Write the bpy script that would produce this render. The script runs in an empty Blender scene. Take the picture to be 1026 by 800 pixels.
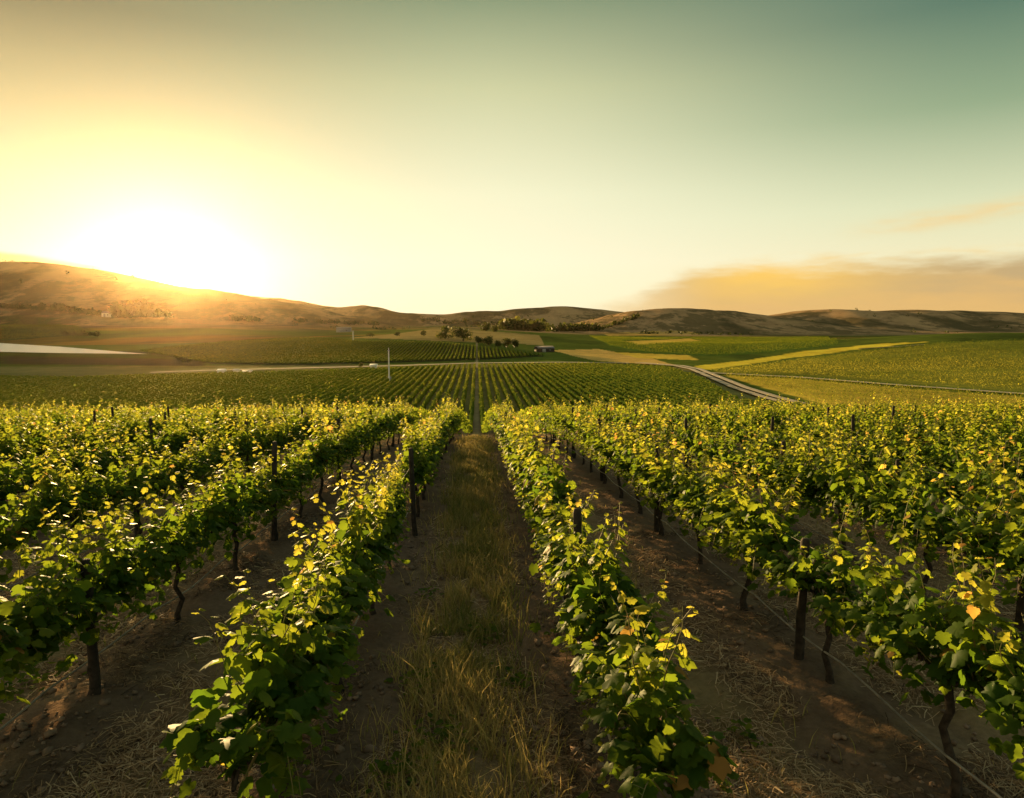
import bpy, math, random
import numpy as np
from mathutils import Vector, Matrix
R = math.radians
rng = np.random.default_rng(7)
random.seed(7)
sc = bpy.context.scene
COL = sc.collection
EYE = 3.2                                   # eye height above the soil

# ------------------------------------------------------------------ camera
FPX, CX, CY = 693.0, 513.0, 400.0           # focal length and centre in pixels of the photo
YAW, PITCH = R(2.89), R(6.18)
cam = bpy.data.cameras.new('camera')
cam.sensor_width = 36.0
cam.lens = 36.0 * FPX / 1026.0
cam.clip_start, cam.clip_end = 0.05, 30000
camo = bpy.data.objects.new('camera', cam)
COL.objects.link(camo)
camo.location = (0, 0, EYE)
camo.rotation_euler = (R(90) - PITCH, 0, -YAW)
sc.camera = camo

# ------------------------------------------------------------------ light
SUN_AZ, SUN_EL = R(-23.4), R(4.2)           # azimuth measured from +Y towards +X
DISC_EL = R(3.35)
sdir = Vector((math.sin(SUN_AZ) * math.cos(SUN_EL), math.cos(SUN_AZ) * math.cos(SUN_EL), math.sin(SUN_EL)))
ddir = Vector((math.sin(SUN_AZ) * math.cos(DISC_EL), math.cos(SUN_AZ) * math.cos(DISC_EL), math.sin(DISC_EL)))
sl = bpy.data.lights.new('sun', 'SUN')
sl.energy = 5.0
sl.angle = R(0.6)
sl.color = (1.0, 0.66, 0.27)
so = bpy.data.objects.new('sun', sl)
COL.objects.link(so)
so.rotation_euler = (-sdir).to_track_quat('-Z', 'Y').to_euler()
sc.view_settings.view_transform = 'Standard'
sc.view_settings.look = 'None'
sc.view_settings.exposure = 1.5
sc.view_settings.gamma = 1.0
sc.view_settings.use_curve_mapping = False
sc.cycles.max_bounces = 8
sc.cycles.transmission_bounces = 6
sc.cycles.transparent_max_bounces = 8
sc.cycles.volume_bounces = 0
sc.cycles.use_denoising = True
sc.cycles.use_adaptive_sampling = True

def s2l(c):
    return tuple(((v / 255.0) / 12.92 if v / 255.0 <= 0.04045 else ((v / 255.0 + 0.055) / 1.055) ** 2.4) for v in c)

class E:                                    # a small expression builder for shader maths
    tree = None
    def __init__(s, v): s.v = v
    @staticmethod
    def op(name, *a, clamp=False):
        n = E.tree.nodes.new('ShaderNodeMath'); n.operation = name; n.use_clamp = clamp
        for i, q in enumerate(a):
            q = q.v if isinstance(q, E) else q
            if isinstance(q, (int, float)): n.inputs[i].default_value = float(q)
            else: E.tree.links.new(q, n.inputs[i])
        return E(n.outputs[0])
    def __add__(s, o): return E.op('ADD', s, o)
    __radd__ = __add__
    def __sub__(s, o): return E.op('SUBTRACT', s, o)
    def __rsub__(s, o): return E.op('SUBTRACT', o, s)
    def __mul__(s, o): return E.op('MULTIPLY', s, o)
    __rmul__ = __mul__
    def __truediv__(s, o): return E.op('DIVIDE', s, o)
def smooth(e, a, b):
    n = E.tree.nodes.new('ShaderNodeMapRange'); n.interpolation_type = 'SMOOTHSTEP'; n.clamp = True
    E.tree.links.new(e.v, n.inputs[0])
    n.inputs[1].default_value, n.inputs[2].default_value = a, b
    n.inputs[3].default_value, n.inputs[4].default_value = 0.0, 1.0
    return E(n.outputs[0])
def gauss(e, w): return E.op('EXPONENT', (e / w) * (e / w) * -1.0)
def mixc(f, a, b, mode='MIX'):
    n = E.tree.nodes.new('ShaderNodeMix'); n.data_type = 'RGBA'; n.blend_type = mode; n.clamp_factor = False
    for sock, q in ((n.inputs['Factor'], f), (n.inputs[6], a), (n.inputs[7], b)):
        q = q.v if isinstance(q, E) else q
        if isinstance(q, (int, float)): sock.default_value = q
        elif isinstance(q, tuple): sock.default_value = q + (1,) if len(q) == 3 else q
        else: E.tree.links.new(q, sock)
    return n.outputs[2]
def ramp(e, stops):
    n = E.tree.nodes.new('ShaderNodeValToRGB'); cr = n.color_ramp; cr.interpolation = 'B_SPLINE' if False else 'LINEAR'
    while len(cr.elements) < len(stops): cr.elements.new(0.5)
    for el, (p, c) in zip(cr.elements, stops): el.position = p; el.color = tuple(c) + (1,)
    E.tree.links.new(e.v, n.inputs[0]); return n.outputs[0]

world = bpy.data.worlds.new('World'); sc.world = world; world.use_nodes = True
wt = world.node_tree; wt.nodes.clear(); E.tree = wt
tc = wt.nodes.new('ShaderNodeTexCoord')
sx = wt.nodes.new('ShaderNodeSeparateXYZ'); wt.links.new(tc.outputs['Generated'], sx.inputs[0])
X, Y, Z = (E(sx.outputs[i]) for i in range(3))
el = E.op('ARCSINE', Z) * (180 / math.pi)
az = E.op('ARCTAN2', X, Y) * (180 / math.pi)
dt = wt.nodes.new('ShaderNodeVectorMath'); dt.operation = 'DOT_PRODUCT'
wt.links.new(tc.outputs['Generated'], dt.inputs[0]); dt.inputs[1].default_value = ddir
th = E.op('ARCCOSINE', E.op('MINIMUM', E(dt.outputs['Value']), 1.0)) * (180 / math.pi)
ELN = E.op('MULTIPLY', el, 1 / 90.0, clamp=True)
def st(lst): return [(e / 90.0, s2l(c)) for e, c in lst]
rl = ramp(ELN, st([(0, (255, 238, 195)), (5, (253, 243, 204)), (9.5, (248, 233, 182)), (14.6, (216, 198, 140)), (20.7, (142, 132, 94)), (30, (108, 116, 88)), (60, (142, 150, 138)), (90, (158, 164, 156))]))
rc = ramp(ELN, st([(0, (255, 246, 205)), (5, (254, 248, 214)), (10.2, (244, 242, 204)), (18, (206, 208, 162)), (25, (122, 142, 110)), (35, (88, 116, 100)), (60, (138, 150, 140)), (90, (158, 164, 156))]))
rr = ramp(ELN, st([(0, (250, 236, 190)), (4.9, (242, 234, 192)), (8.2, (222, 226, 186)), (14.5, (148, 170, 134)), (20.5, (90, 122, 104)), (30, (62, 102, 100)), (60, (130, 148, 142)), (90, (158, 164, 156))]))  # stops high above the frame are raised as added fill for the ground
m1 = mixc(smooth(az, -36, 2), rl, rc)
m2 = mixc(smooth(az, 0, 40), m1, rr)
g = gauss(th, 5.0) * 0.14 + gauss(th, 12.0) * 0.16
core = gauss(th, 0.55) * 30.0
m3 = mixc(g, m2, (1.0, 0.93, 0.72), 'ADD')
m4 = mixc(core, m3, (1.0, 0.80, 0.42), 'ADD')
# cloud bank low on the right and a thin wisp above it
cmb = wt.nodes.new('ShaderNodeCombineXYZ')
for i, e in enumerate((az * 0.16, el * 0.75, az * 0.0)): wt.links.new(e.v, cmb.inputs[i])
nz = wt.nodes.new('ShaderNodeTexNoise'); nz.inputs['Scale'].default_value = 1.3; nz.inputs['Detail'].default_value = 7; nz.inputs['Roughness'].default_value = 0.55
wt.links.new(cmb.outputs[0], nz.inputs['Vector'])
N1 = E(nz.outputs[0]) - 0.5
cm2 = wt.nodes.new('ShaderNodeCombineXYZ')
for i, e in enumerate((az * 0.35, el * 1.6, az * 0.0 + 4.0)): wt.links.new(e.v, cm2.inputs[i])
nz2 = wt.nodes.new('ShaderNodeTexNoise'); nz2.inputs['Scale'].default_value = 1.2; nz2.inputs['Detail'].default_value = 6
wt.links.new(cm2.outputs[0], nz2.inputs['Vector'])
N2 = E(nz2.outputs[0]) - 0.5
top = smooth(az, 6.0, 21) * 3.9 + 0.9 + N1 * 2.4 + N2 * 0.6
bank = smooth(top - el, -0.4, 1.3) * smooth(az, 4.0, 20.0) * 0.92
warm = gauss(az - 23.0, 8.0)
ccol = mixc(warm * smooth(el + N2 * 1.5, 0.8, 3.8), mixc(smooth(el + N1 * 3.0 + N2 * 2.0, 0.8, 4.4), s2l((226, 180, 108)), s2l((190, 162, 116))), s2l((252, 200, 88)))
m5 = mixc(bank, m4, ccol)
wc = (az - 29.0) * 0.10 + 6.75
wisp = gauss(el - wc + N2 * 0.5, 0.55) * smooth(az, 27, 33) * smooth(N1, -0.25, 0.15) * 0.75
m6 = mixc(wisp, m5, s2l((246, 210, 142)))
wisp2 = gauss(el - 4.9 + N1 * 0.8, 0.35) * smooth(az, 20, 24) * smooth(N2, -0.1, 0.25) * 0.5
m7 = mixc(wisp2, m6, s2l((248, 220, 158)))
fogt = (az + 34.6) * -0.12 + 5.0 + N2 * 0.35       # low fog lying behind the left crest
fog = smooth(fogt - el, -0.08, 0.30) * (1.0 - smooth(az, -29.0, -23.5)) * smooth(az, -70.0, -50.0) * 0.8
m7 = mixc(fog, m7, s2l((208, 160, 82)))
sky = wt.nodes.new('ShaderNodeTexSky'); sky.sky_type = 'NISHITA'; sky.sun_disc = False
sky.sun_elevation = SUN_EL; sky.sun_rotation = SUN_AZ
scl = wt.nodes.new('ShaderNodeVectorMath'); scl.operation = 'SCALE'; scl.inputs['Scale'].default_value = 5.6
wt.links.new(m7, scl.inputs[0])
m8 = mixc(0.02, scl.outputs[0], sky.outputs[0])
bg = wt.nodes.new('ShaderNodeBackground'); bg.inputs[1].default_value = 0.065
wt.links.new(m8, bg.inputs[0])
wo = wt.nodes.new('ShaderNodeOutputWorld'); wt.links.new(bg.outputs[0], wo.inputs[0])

# ------------------------------------------------------------------ helpers
def tag(o, label=None, cat=None, group=None, kind=None):
    if label: o['label'] = label
    if cat: o['category'] = cat
    if group: o['group'] = group
    if kind: o['kind'] = kind
    return o

def mesh_np(name, verts, faces, mats=(), fmat=None, attrs=None, smooth_sh=False):
    """faces: int array (n,k); attrs: {name: per-vertex floats (n,) or colours (n,3)}"""
    me = bpy.data.meshes.new(name)
    verts = np.asarray(verts, np.float32)
    if isinstance(faces, np.ndarray): fl = [faces]
    else: fl = faces
    nf = sum(len(f) for f in fl); nl = sum(f.size for f in fl)
    me.vertices.add(len(verts)); me.vertices.foreach_set('co', verts.ravel())
    me.loops.add(nl); me.polygons.add(nf)
    me.loops.foreach_set('vertex_index', np.concatenate([f.ravel() for f in fl]).astype(np.int32))
    tot = np.concatenate([np.full(len(f), f.shape[1]) for f in fl])
    start = np.concatenate([[0], np.cumsum(tot)[:-1]])
    me.polygons.foreach_set('loop_start', start.astype(np.int32))
    if fmat is not None: me.polygons.foreach_set('material_index', np.asarray(fmat, np.int32))
    if smooth_sh: me.polygons.foreach_set('use_smooth', np.ones(nf, bool))
    for k, a in (attrs or {}).items():
        a = np.asarray(a, np.float32)
        if a.ndim == 1:
            at_ = me.attributes.new(k, 'FLOAT', 'POINT'); at_.data.foreach_set('value', a)
        else:
            at_ = me.attributes.new(k, 'FLOAT_COLOR', 'POINT')
            at_.data.foreach_set('color', np.hstack([a, np.ones((len(a), 1), np.float32)]).astype(np.float32).ravel())
    for m in mats: me.materials.append(m)
    me.update(calc_edges=True); me.validate()
    return me

def obj(name, me, parent=None, loc=(0, 0, 0)):
    o = bpy.data.objects.new(name, me); COL.objects.link(o)
    if parent: o.parent = parent
    o.location = loc
    return o

class Bag:                                   # collects pieces for one mesh
    def __init__(s): s.v = []; s.f = {}; s.n = 0; s.m = {}; s.t = []
    def add(s, v, f, mat=0, tint=0.0):
        v = np.asarray(v, float); f = np.asarray(f, int)
        s.v.append(v); k = f.shape[1]
        s.f.setdefault(k, []).append(f + s.n); s.m.setdefault(k, []).append(np.full(len(f), mat))
        s.t.append(np.broadcast_to(np.asarray(tint, float), (len(v),)).copy()); s.n += len(v)
    def mesh(s, name, mats, sm=False):
        ks = sorted(s.f)
        return mesh_np(name, np.vstack(s.v), [np.vstack(s.f[k]) for k in ks], mats,
                       np.concatenate([np.concatenate(s.m[k]) for k in ks]), {'tint': np.concatenate(s.t)}, sm)

def tube(pts, rad, n=6, cap=True):
    pts = np.asarray(pts, float); rad = np.broadcast_to(rad, (len(pts),))
    V = []
    for i, p in enumerate(pts):
        t = pts[min(i + 1, len(pts) - 1)] - pts[max(i - 1, 0)]; t = t / (np.linalg.norm(t) + 1e-9)
        a = np.cross(t, [0.3, 1, 0.1] if abs(t[2]) > 0.6 else [0, 0, 1.0]); a /= np.linalg.norm(a) + 1e-9
        b = np.cross(t, a)
        for k in range(n):
            q = 2 * math.pi * k / n
            V.append(p + rad[i] * (math.cos(q) * a + math.sin(q) * b))
    F = [[i * n + k, i * n + (k + 1) % n, (i + 1) * n + (k + 1) % n, (i + 1) * n + k] for i in range(len(pts) - 1) for k in range(n)]
    return np.array(V), np.array(F)

def box(cx, cy, cz, sx_, sy_, sz_, rz=0.0):
    v = np.array([[a, b, c] for a in (-.5, .5) for b in (-.5, .5) for c in (-.5, .5)]) * [sx_, sy_, sz_]
    c, s = math.cos(rz), math.sin(rz)
    v = np.c_[v[:, 0] * c - v[:, 1] * s, v[:, 0] * s + v[:, 1] * c, v[:, 2]] + [cx, cy, cz]
    return v, np.array([[0, 1, 3, 2], [4, 6, 7, 5], [0, 4, 5, 1], [2, 3, 7, 6], [0, 2, 6, 4], [1, 5, 7, 3]])

def hash2(ix, iy, s):
    h = (ix.astype(np.int64) * 374761393 + iy.astype(np.int64) * 668265263 + s * 1442695041) & 0xffffffff
    h = ((h ^ (h >> 13)) * 1274126177) & 0xffffffff
    return ((h ^ (h >> 16)) & 0xffff) / 65535.0
def vnoise(x, y, s=0):
    ix, iy = np.floor(x), np.floor(y); fx, fy = x - ix, y - iy
    fx = fx * fx * (3 - 2 * fx); fy = fy * fy * (3 - 2 * fy)
    a, b, c, d = hash2(ix, iy, s), hash2(ix + 1, iy, s), hash2(ix, iy + 1, s), hash2(ix + 1, iy + 1, s)
    return (a + (b - a) * fx) * (1 - fy) + (c + (d - c) * fx) * fy - 0.5
def fbm(x, y, o=4, s=0):
    t = 0; a = 1.0
    for i in range(o):
        t = t + a * vnoise(x, y, s + i * 17); x = x * 2.03 + 5.1; y = y * 2.03 + 1.7; a *= 0.5
    return t
def sstep(x, a, b):
    t = np.clip((x - a) / (b - a), 0, 1); return t * t * (3 - 2 * t)

# pixel ray in world space
cyw, syw, cp, sp = math.cos(YAW), math.sin(YAW), math.cos(PITCH), math.sin(PITCH)
FWD = np.array([syw * cp, cyw * cp, -sp]); RGT = np.array([cyw, -syw, 0.0]); UPV = np.cross(RGT, FWD)
def ray(px, py):
    d = FWD + RGT * (px - CX) / FPX - UPV * (py - CY) / FPX
    return d / d[1]

# ------------------------------------------------------------------ terrain height (world z; eye at z = EYE)
RIDGES = [  # (distance, half depth, skyline as photo points)
    (2000, 420, [(-700, 300), (-450, 278), (-250, 268), (0, 263), (40, 263), (100, 269), (150, 281), (175, 289), (210, 291), (250, 297), (300, 306), (340, 316), (400, 326), (500, 340)]),
    (3000, 420, [(-400, 330), (150, 312), (200, 302), (250, 300), (290, 302), (320, 308), (365, 307), (400, 313), (440, 315), (480, 312), (550, 308), (590, 309), (625, 312), (700, 314), (800, 318), (1000, 318), (1300, 312), (1700, 316)]),
    (1850, 300, [(520, 340), (560, 330), (600, 321), (630, 313), (665, 308), (700, 307), (730, 311), (770, 319), (840, 328), (900, 340)]),
    (2400, 400, [(640, 330), (700, 322), (770, 317), (820, 312), (880, 313), (950, 311), (1026, 315), (1200, 309), (1500, 314), (1900, 306)]),
    (3900, 450, [(-900, 300), (-250, 278), (0, 268), (60, 270), (100, 274), (150, 283), (200, 291), (250, 297), (280, 299), (340, 309), (420, 320), (500, 330)]),
]
RT = []
for D, W, pts in RIDGES:
    xs, zs = [], []
    for px, py in pts:
        r = ray(px, py); xs.append(r[0] * D); zs.append(r[2] * D)
    RT.append((D, W, np.array(xs), np.array(zs)))
def smax(a, b, k):
    h = np.clip(0.5 + 0.5 * (b - a) / k, 0, 1); return a * (1 - h) + b * h + k * h * (1 - h)
def T(x, y):
    x = np.asarray(x, float); y = np.asarray(y, float)
    z0, y0, y1, z1, m0 = -3.2 - 0.066 * 18, 18.0, 150.0, -21.0, -0.066
    t = np.clip((y - y0) / (y1 - y0), 0, 1)
    herm = (1 - 3 * t**2 + 2 * t**3) * z0 + (t - 2 * t**2 + t**3) * (y1 - y0) * m0 + (3 * t**2 - 2 * t**3) * z1
    z = np.where(y < y0, -3.2 - 0.066 * y, herm)
    u = x / np.maximum(y, 60)                       # azimuth tangent, for the broad lie of the land
    midr = np.exp(-((x + 60) / 190.0) ** 2)
    z = z + midr * 10.0 * sstep(y, 385, 640)
    leftw = sstep(-x, 120, 420)
    z = z + (1 - midr) * leftw * 18 * sstep(y, 740, 1150) + midr * 3 * sstep(y, 640, 1000)
    z = z + 13.6 * np.exp(-((x - 375) / 140.0) ** 2 - ((y - 480) / 165.0) ** 2) + 5.0 * np.exp(-((x - 560) / 150.0) ** 2 - ((y - 460) / 200.0) ** 2)
    z = z + fbm(x / 260, y / 260, 3, 3) * 2.2 * sstep(y, 700, 1100)
    for D, W, xs, zs in RT:
        h = np.interp(x, xs, zs, left=zs[0] - 20, right=zs[-1] - 20)
        e = fbm(x / 330 + D, y / 420, 5, 11) * 30 + (0.35 - np.abs(fbm(x / 120 + 0.8 * fbm(x / 200, y / 200, 2, 5), y / 330, 4, 31))) * 26
        dy = (y - D) / W
        prof = np.where(dy < 0, np.exp(-dy * dy), np.exp(-dy * dy * 0.5))
        h = h + fbm(x / 210 + D, y * 0 + 3.3, 4, 51) * 15 * np.clip((h + 24) / 60, 0, 1)
        amp = h + 24
        r = -24 + amp * prof + e * np.clip(1 - prof, 0, 1) * np.clip(amp / 60, 0, 1) * prof * 3.2
        z = np.where(prof * amp > 1.0, smax(z, r, 4.0), z)
    return z + EYE
DS = 2.0 * 1.004 ** np.arange(2010)
_pc = {}
def pix(px, py):                                  # point of the ground seen at a photo pixel
    if (px, py) in _pc: return _pc[(px, py)]
    r = ray(px, py)
    g_ = EYE + r[2] * DS - T(r[0] * DS, DS)
    i = int(np.argmax(g_ < 0)) if (g_ < 0).any() else len(DS) - 1
    i = max(i, 1); t_ = g_[i - 1] / (g_[i - 1] - g_[i]) if g_[i] < 0 else 1.0
    d = DS[i - 1] + (DS[i] - DS[i - 1]) * t_
    _pc[(px, py)] = np.array([r[0] * d, d]); return _pc[(px, py)]
def inpoly(x, y, poly):
    ins = np.zeros(np.shape(x), bool); n = len(poly)
    for i in range(n):
        (x0, y0), (x1, y1) = poly[i], poly[(i + 1) % n]
        c = ((y0 > y) != (y1 > y))
        with np.errstate(divide='ignore', invalid='ignore'):
            xi = (x1 - x0) * (y - y0) / (y1 - y0 + 1e-12) + x0
        ins ^= c & (x < xi)
    return ins
def PP(*pts): return [pix(*p) for p in pts]

# ------------------------------------------------------------------ materials
def new_mat(name):
    m = bpy.data.materials.new(name); m.use_nodes = True; t = m.node_tree; t.nodes.clear(); E.tree = t
    return m, t, t.nodes.new('ShaderNodeOutputMaterial')
def pbsdf(t, rough=0.8, spec=0.3):
    b = t.nodes.new('ShaderNodeBsdfPrincipled'); b.inputs['Roughness'].default_value = rough
    b.inputs['Specular IOR Level'].default_value = spec; return b
def noise(t, scale, detail=5, vec=None, rough=0.55):
    n = t.nodes.new('ShaderNodeTexNoise'); n.inputs['Scale'].default_value = scale; n.inputs['Detail'].default_value = detail
    n.inputs['Roughness'].default_value = rough
    if vec is not None: t.links.new(vec, n.inputs['Vector'])
    return E(n.outputs[0])
def simple(name, c1, c2, scale=4.0, rough=0.8, bump=0.2, spec=0.3):
    m, t, o = new_mat(name); b = pbsdf(t, rough, spec)
    tcn = t.nodes.new('ShaderNodeTexCoord')
    n = noise(t, scale, 6, tcn.outputs['Object'])
    t.links.new(mixc(smooth(n, 0.3, 0.7), c1, c2), b.inputs['Base Color'])
    if bump:
        bp = t.nodes.new('ShaderNodeBump'); bp.inputs['Strength'].default_value = bump; bp.inputs['Distance'].default_value = 0.02
        t.links.new(n.v, bp.inputs['Height']); t.links.new(bp.outputs[0], b.inputs['Normal'])
    t.links.new(b.outputs[0], o.inputs[0]); return m

def leaf_mat(name, dark, mid, tip, trans_gain=1.0, transfac=0.52, spec=0.05):
    m, t, o = new_mat(name)
    at = t.nodes.new('ShaderNodeAttribute'); at.attribute_name = 'tint'
    tint = E(at.outputs['Fac'])
    geo = t.nodes.new('ShaderNodeNewGeometry')
    oi = t.nodes.new('ShaderNodeObjectInfo')
    nn = noise(t, 1.3, 3, geo.outputs['Position'])
    tv = tint + (nn - 0.5) * 0.25 + (E(oi.outputs['Random']) - 0.5) * 0.12
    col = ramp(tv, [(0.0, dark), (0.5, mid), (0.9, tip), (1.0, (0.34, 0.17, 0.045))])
    b = pbsdf(t, 0.5, spec); t.links.new(col, b.inputs['Base Color'])
    tr = t.nodes.new('ShaderNodeBsdfTranslucent')
    tcol = ramp(tv, [(0.0, tuple(min(0.95, v * 3.2 * trans_gain) for v in (dark[0] * 1.3, dark[1], dark[2] * .5))),
                     (0.5, tuple(min(0.95, v * 3.6 * trans_gain) for v in (mid[0] * 1.35, mid[1], mid[2] * .45))),
                     (0.9, (0.92, 0.78, 0.10)), (1.0, (0.9, 0.5, 0.12))])
    t.links.new(tcol, tr.inputs[0])
    mx = t.nodes.new('ShaderNodeMixShader'); mx.inputs[0].default_value = transfac
    t.links.new(b.outputs[0], mx.inputs[1]); t.links.new(tr.outputs[0], mx.inputs[2])
    t.links.new(mx.outputs[0], o.inputs[0]); return m

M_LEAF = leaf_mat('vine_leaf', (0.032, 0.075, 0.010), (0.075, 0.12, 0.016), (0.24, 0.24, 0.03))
M_SHOOT = simple('green_shoot', (0.13, 0.15, 0.035), (0.2, 0.13, 0.05), 20, 0.6, 0)
M_BARK = simple('vine_bark', (0.028, 0.02, 0.015), (0.075, 0.053, 0.038), 18, 0.95, 0.8)
M_POST = simple('weathered_wood', (0.025, 0.019, 0.015), (0.065, 0.048, 0.035), 9, 0.9, 0.5)
M_HOSE = simple('dusty_hose', (0.2, 0.17, 0.14), (0.42, 0.35, 0.28), 6, 0.7, 0, 0.2)
M_WIRE = simple('galvanised_wire', (0.16, 0.15, 0.14), (0.26, 0.24, 0.22), 10, 0.6, 0, 0.3)
M_TREE = leaf_mat('tree_leaf', (0.03, 0.045, 0.014), (0.05, 0.07, 0.02), (0.09, 0.11, 0.03), 0.7, 0.25, 0.05)
M_FAR = leaf_mat('far_vine_leaf', (0.045, 0.08, 0.016), (0.09, 0.13, 0.022), (0.22, 0.2, 0.035), 0.8, 0.24, 0.0)
M_HEDGE = leaf_mat('distant_vine', (0.045, 0.085, 0.016), (0.09, 0.14, 0.022), (0.2, 0.22, 0.035), 1.0, 0.42, 0.0)

def attr_col_mat(name, bumps=True, near=True):
    m, t, o = new_mat(name)
    at = t.nodes.new('ShaderNodeAttribute'); at.attribute_name = 'cover'
    geo = t.nodes.new('ShaderNodeNewGeometry'); P = geo.outputs['Position']
    n_f = noise(t, 14.0, 6, P, 0.65); n_m = noise(t, 1.7, 5, P); n_l = noise(t, 0.02, 6, P)
    v = (n_f - 0.5) * 0.9 + (n_m - 0.5) * 0.8 + (n_l - 0.5) * 1.0 + (noise(t, 0.12, 6, P, 0.6) - 0.5) * 0.7 + 1.0
    hs = t.nodes.new('ShaderNodeVectorMath'); hs.operation = 'SCALE'
    t.links.new(at.outputs['Color'], hs.inputs[0]); t.links.new(v.v, hs.inputs['Scale'])
    ah = t.nodes.new('ShaderNodeAttribute'); ah.attribute_name = 'tint'; hm = E(ah.outputs['Fac'])
    wv = t.nodes.new('ShaderNodeMapping'); wv.inputs['Scale'].default_value = (1.0, 0.45, 2.2); t.links.new(P, wv.inputs[0])
    nh = noise(t, 0.0065, 12, wv.outputs[0], 0.62); nh2 = noise(t, 0.03, 8, wv.outputs[0], 0.7)
    c1 = mixc(hm * smooth(nh2 * 0.5 + nh * 0.5, 0.485, 0.545) * 0.75, hs.outputs[0], (0.10, 0.085, 0.04))
    c2 = mixc(hm * smooth(1.0 - nh, 0.52, 0.66) * 0.7, c1, (0.52, 0.33, 0.16))
    b = pbsdf(t, 1.0, 0.0); t.links.new(c2, b.inputs['Base Color'])
    bp = t.nodes.new('ShaderNodeBump'); bp.inputs['Strength'].default_value = 0.9; bp.inputs['Distance'].default_value = 0.05
    hgt = n_f * 0.8 + noise(t, 55.0, 3, P) * 0.25 + n_m * 0.5
    t.links.new(hgt.v, bp.inputs['Height']); t.links.new(bp.outputs[0], b.inputs['Normal'])
    t.links.new(b.outputs[0], o.inputs[0]); return m
M_GROUND = attr_col_mat('earth_and_fields')

def blade_mat(name, c0, c1, c2):
    m, t, o = new_mat(name)
    at = t.nodes.new('ShaderNodeAttribute'); at.attribute_name = 'tint'
    col = ramp(E(at.outputs['Fac']), [(0, c0), (0.5, c1), (1, c2)])
    b = pbsdf(t, 0.7, 0.2); t.links.new(col, b.inputs['Base Color'])
    tr = t.nodes.new('ShaderNodeBsdfTranslucent'); t.links.new(col, tr.inputs[0])
    mx = t.nodes.new('ShaderNodeMixShader'); mx.inputs[0].default_value = 0.35
    t.links.new(b.outputs[0], mx.inputs[1]); t.links.new(tr.outputs[0], mx.inputs[2]); t.links.new(mx.outputs[0], o.inputs[0])
    return m
M_GRASS = blade_mat('grass_blade', (0.09, 0.14, 0.02), (0.27, 0.24, 0.07), (0.55, 0.4, 0.15))
M_STRAW = blade_mat('straw_stalk', (0.08, 0.05, 0.03), (0.42, 0.27, 0.14), (0.72, 0.54, 0.32))

# ------------------------------------------------------------------ the ground sheet
def axis(fine, half, g, far):
    a = list(np.arange(0, half, fine)); s = fine
    while a[-1] < far: s = max(fine, g * (a[-1] - half) + fine); a.append(a[-1] + s)
    return np.array(a)
xa = axis(0.07, 5.0, 0.016, 4600); xa = np.concatenate([-xa[:0:-1], xa])
ya = axis(0.06, 9.0, 0.0125, 5200); yb = -np.cumsum(np.linspace(0.2, 4, 14)); ya = np.concatenate([yb[::-1], ya])
GX, GY = np.meshgrid(xa, ya)
GZ = T(GX, GY)
ROW0, SP = -1.33, 2.40                      # first row left of the aisle, row spacing
ROWX = lambda k: ROW0 + SP * k              # k = 0 first left, 1 first right
phase = (GX - ROW0) / SP; dr = np.abs(phase - np.round(phase)) * SP      # distance to the nearest row
nearf = 1 - sstep(GY, 60, 120)
GZ += nearf * (0.07 * np.exp(-(dr / 0.35) ** 2) + fbm(GX * 2.2, GY * 2.2, 5, 90) * 0.075 - 0.05 * np.exp(-((dr - .72) / .14) ** 2) + (1 - sstep(GY, 14, 30)) * np.abs(fbm(GX * 8, GY * 8, 4, 140)) * 0.065)
C = np.zeros(GX.shape + (3,))
def paint(mask, c, a=1.0):
    mk = (np.asarray(mask, float) * a)[..., None]; C[:] = C * (1 - mk) + np.array(c) * mk
paint(np.ones(GX.shape), (0.12, 0.15, 0.025))
big = fbm(GX / 300, GY / 200, 4, 200)
paint(sstep(big, -0.05, 0.25) * (GY > 700), (0.32, 0.19, 0.045), 0.85)
mot = fbm(GX / 70, GY / 110, 4, 210)
paint(sstep(mot, 0.0, 0.3) * (GY > 380), (0.05, 0.07, 0.018), 0.6)
paint((GY > 560) * sstep(GX, 60, 220) * (GY < 1500), (0.09, 0.11, 0.025), 0.75)
hz = GZ - EYE
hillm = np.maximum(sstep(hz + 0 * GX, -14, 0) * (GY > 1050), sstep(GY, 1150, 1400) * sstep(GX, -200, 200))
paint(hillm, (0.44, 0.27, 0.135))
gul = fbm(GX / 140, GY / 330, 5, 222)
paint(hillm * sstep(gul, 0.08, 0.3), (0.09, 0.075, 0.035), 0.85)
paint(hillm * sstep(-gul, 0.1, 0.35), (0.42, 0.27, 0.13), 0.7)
soil = np.array((0.23, 0.15, 0.098))
nf = GY < 150
paint(nf, soil)
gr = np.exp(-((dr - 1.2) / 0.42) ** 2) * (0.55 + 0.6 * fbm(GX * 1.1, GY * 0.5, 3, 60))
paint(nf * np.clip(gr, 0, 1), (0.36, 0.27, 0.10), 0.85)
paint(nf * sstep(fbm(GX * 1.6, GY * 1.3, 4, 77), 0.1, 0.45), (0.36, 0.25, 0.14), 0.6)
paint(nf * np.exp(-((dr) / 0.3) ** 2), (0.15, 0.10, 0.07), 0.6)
FIELDS = {}
def field(name, c, *pts, a=1.0):
    poly = PP(*pts); FIELDS[name] = poly
    if c: paint(inpoly(GX, GY, poly), c, a)
VAL = [(-420, 150), (-420, 352), (-150, 358), (-8, 368), (60, 366), (100, 330), (96, 260), (78, 178), (105, 150)]
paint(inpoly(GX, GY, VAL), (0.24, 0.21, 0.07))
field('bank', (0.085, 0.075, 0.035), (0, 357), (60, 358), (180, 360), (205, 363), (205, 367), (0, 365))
field('dark_hill', (0.07, 0.08, 0.03), (140, 353), (200, 346), (280, 340), (360, 343), (440, 344), (500, 350), (548, 357), (480, 361), (300, 366), (215, 365))
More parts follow.
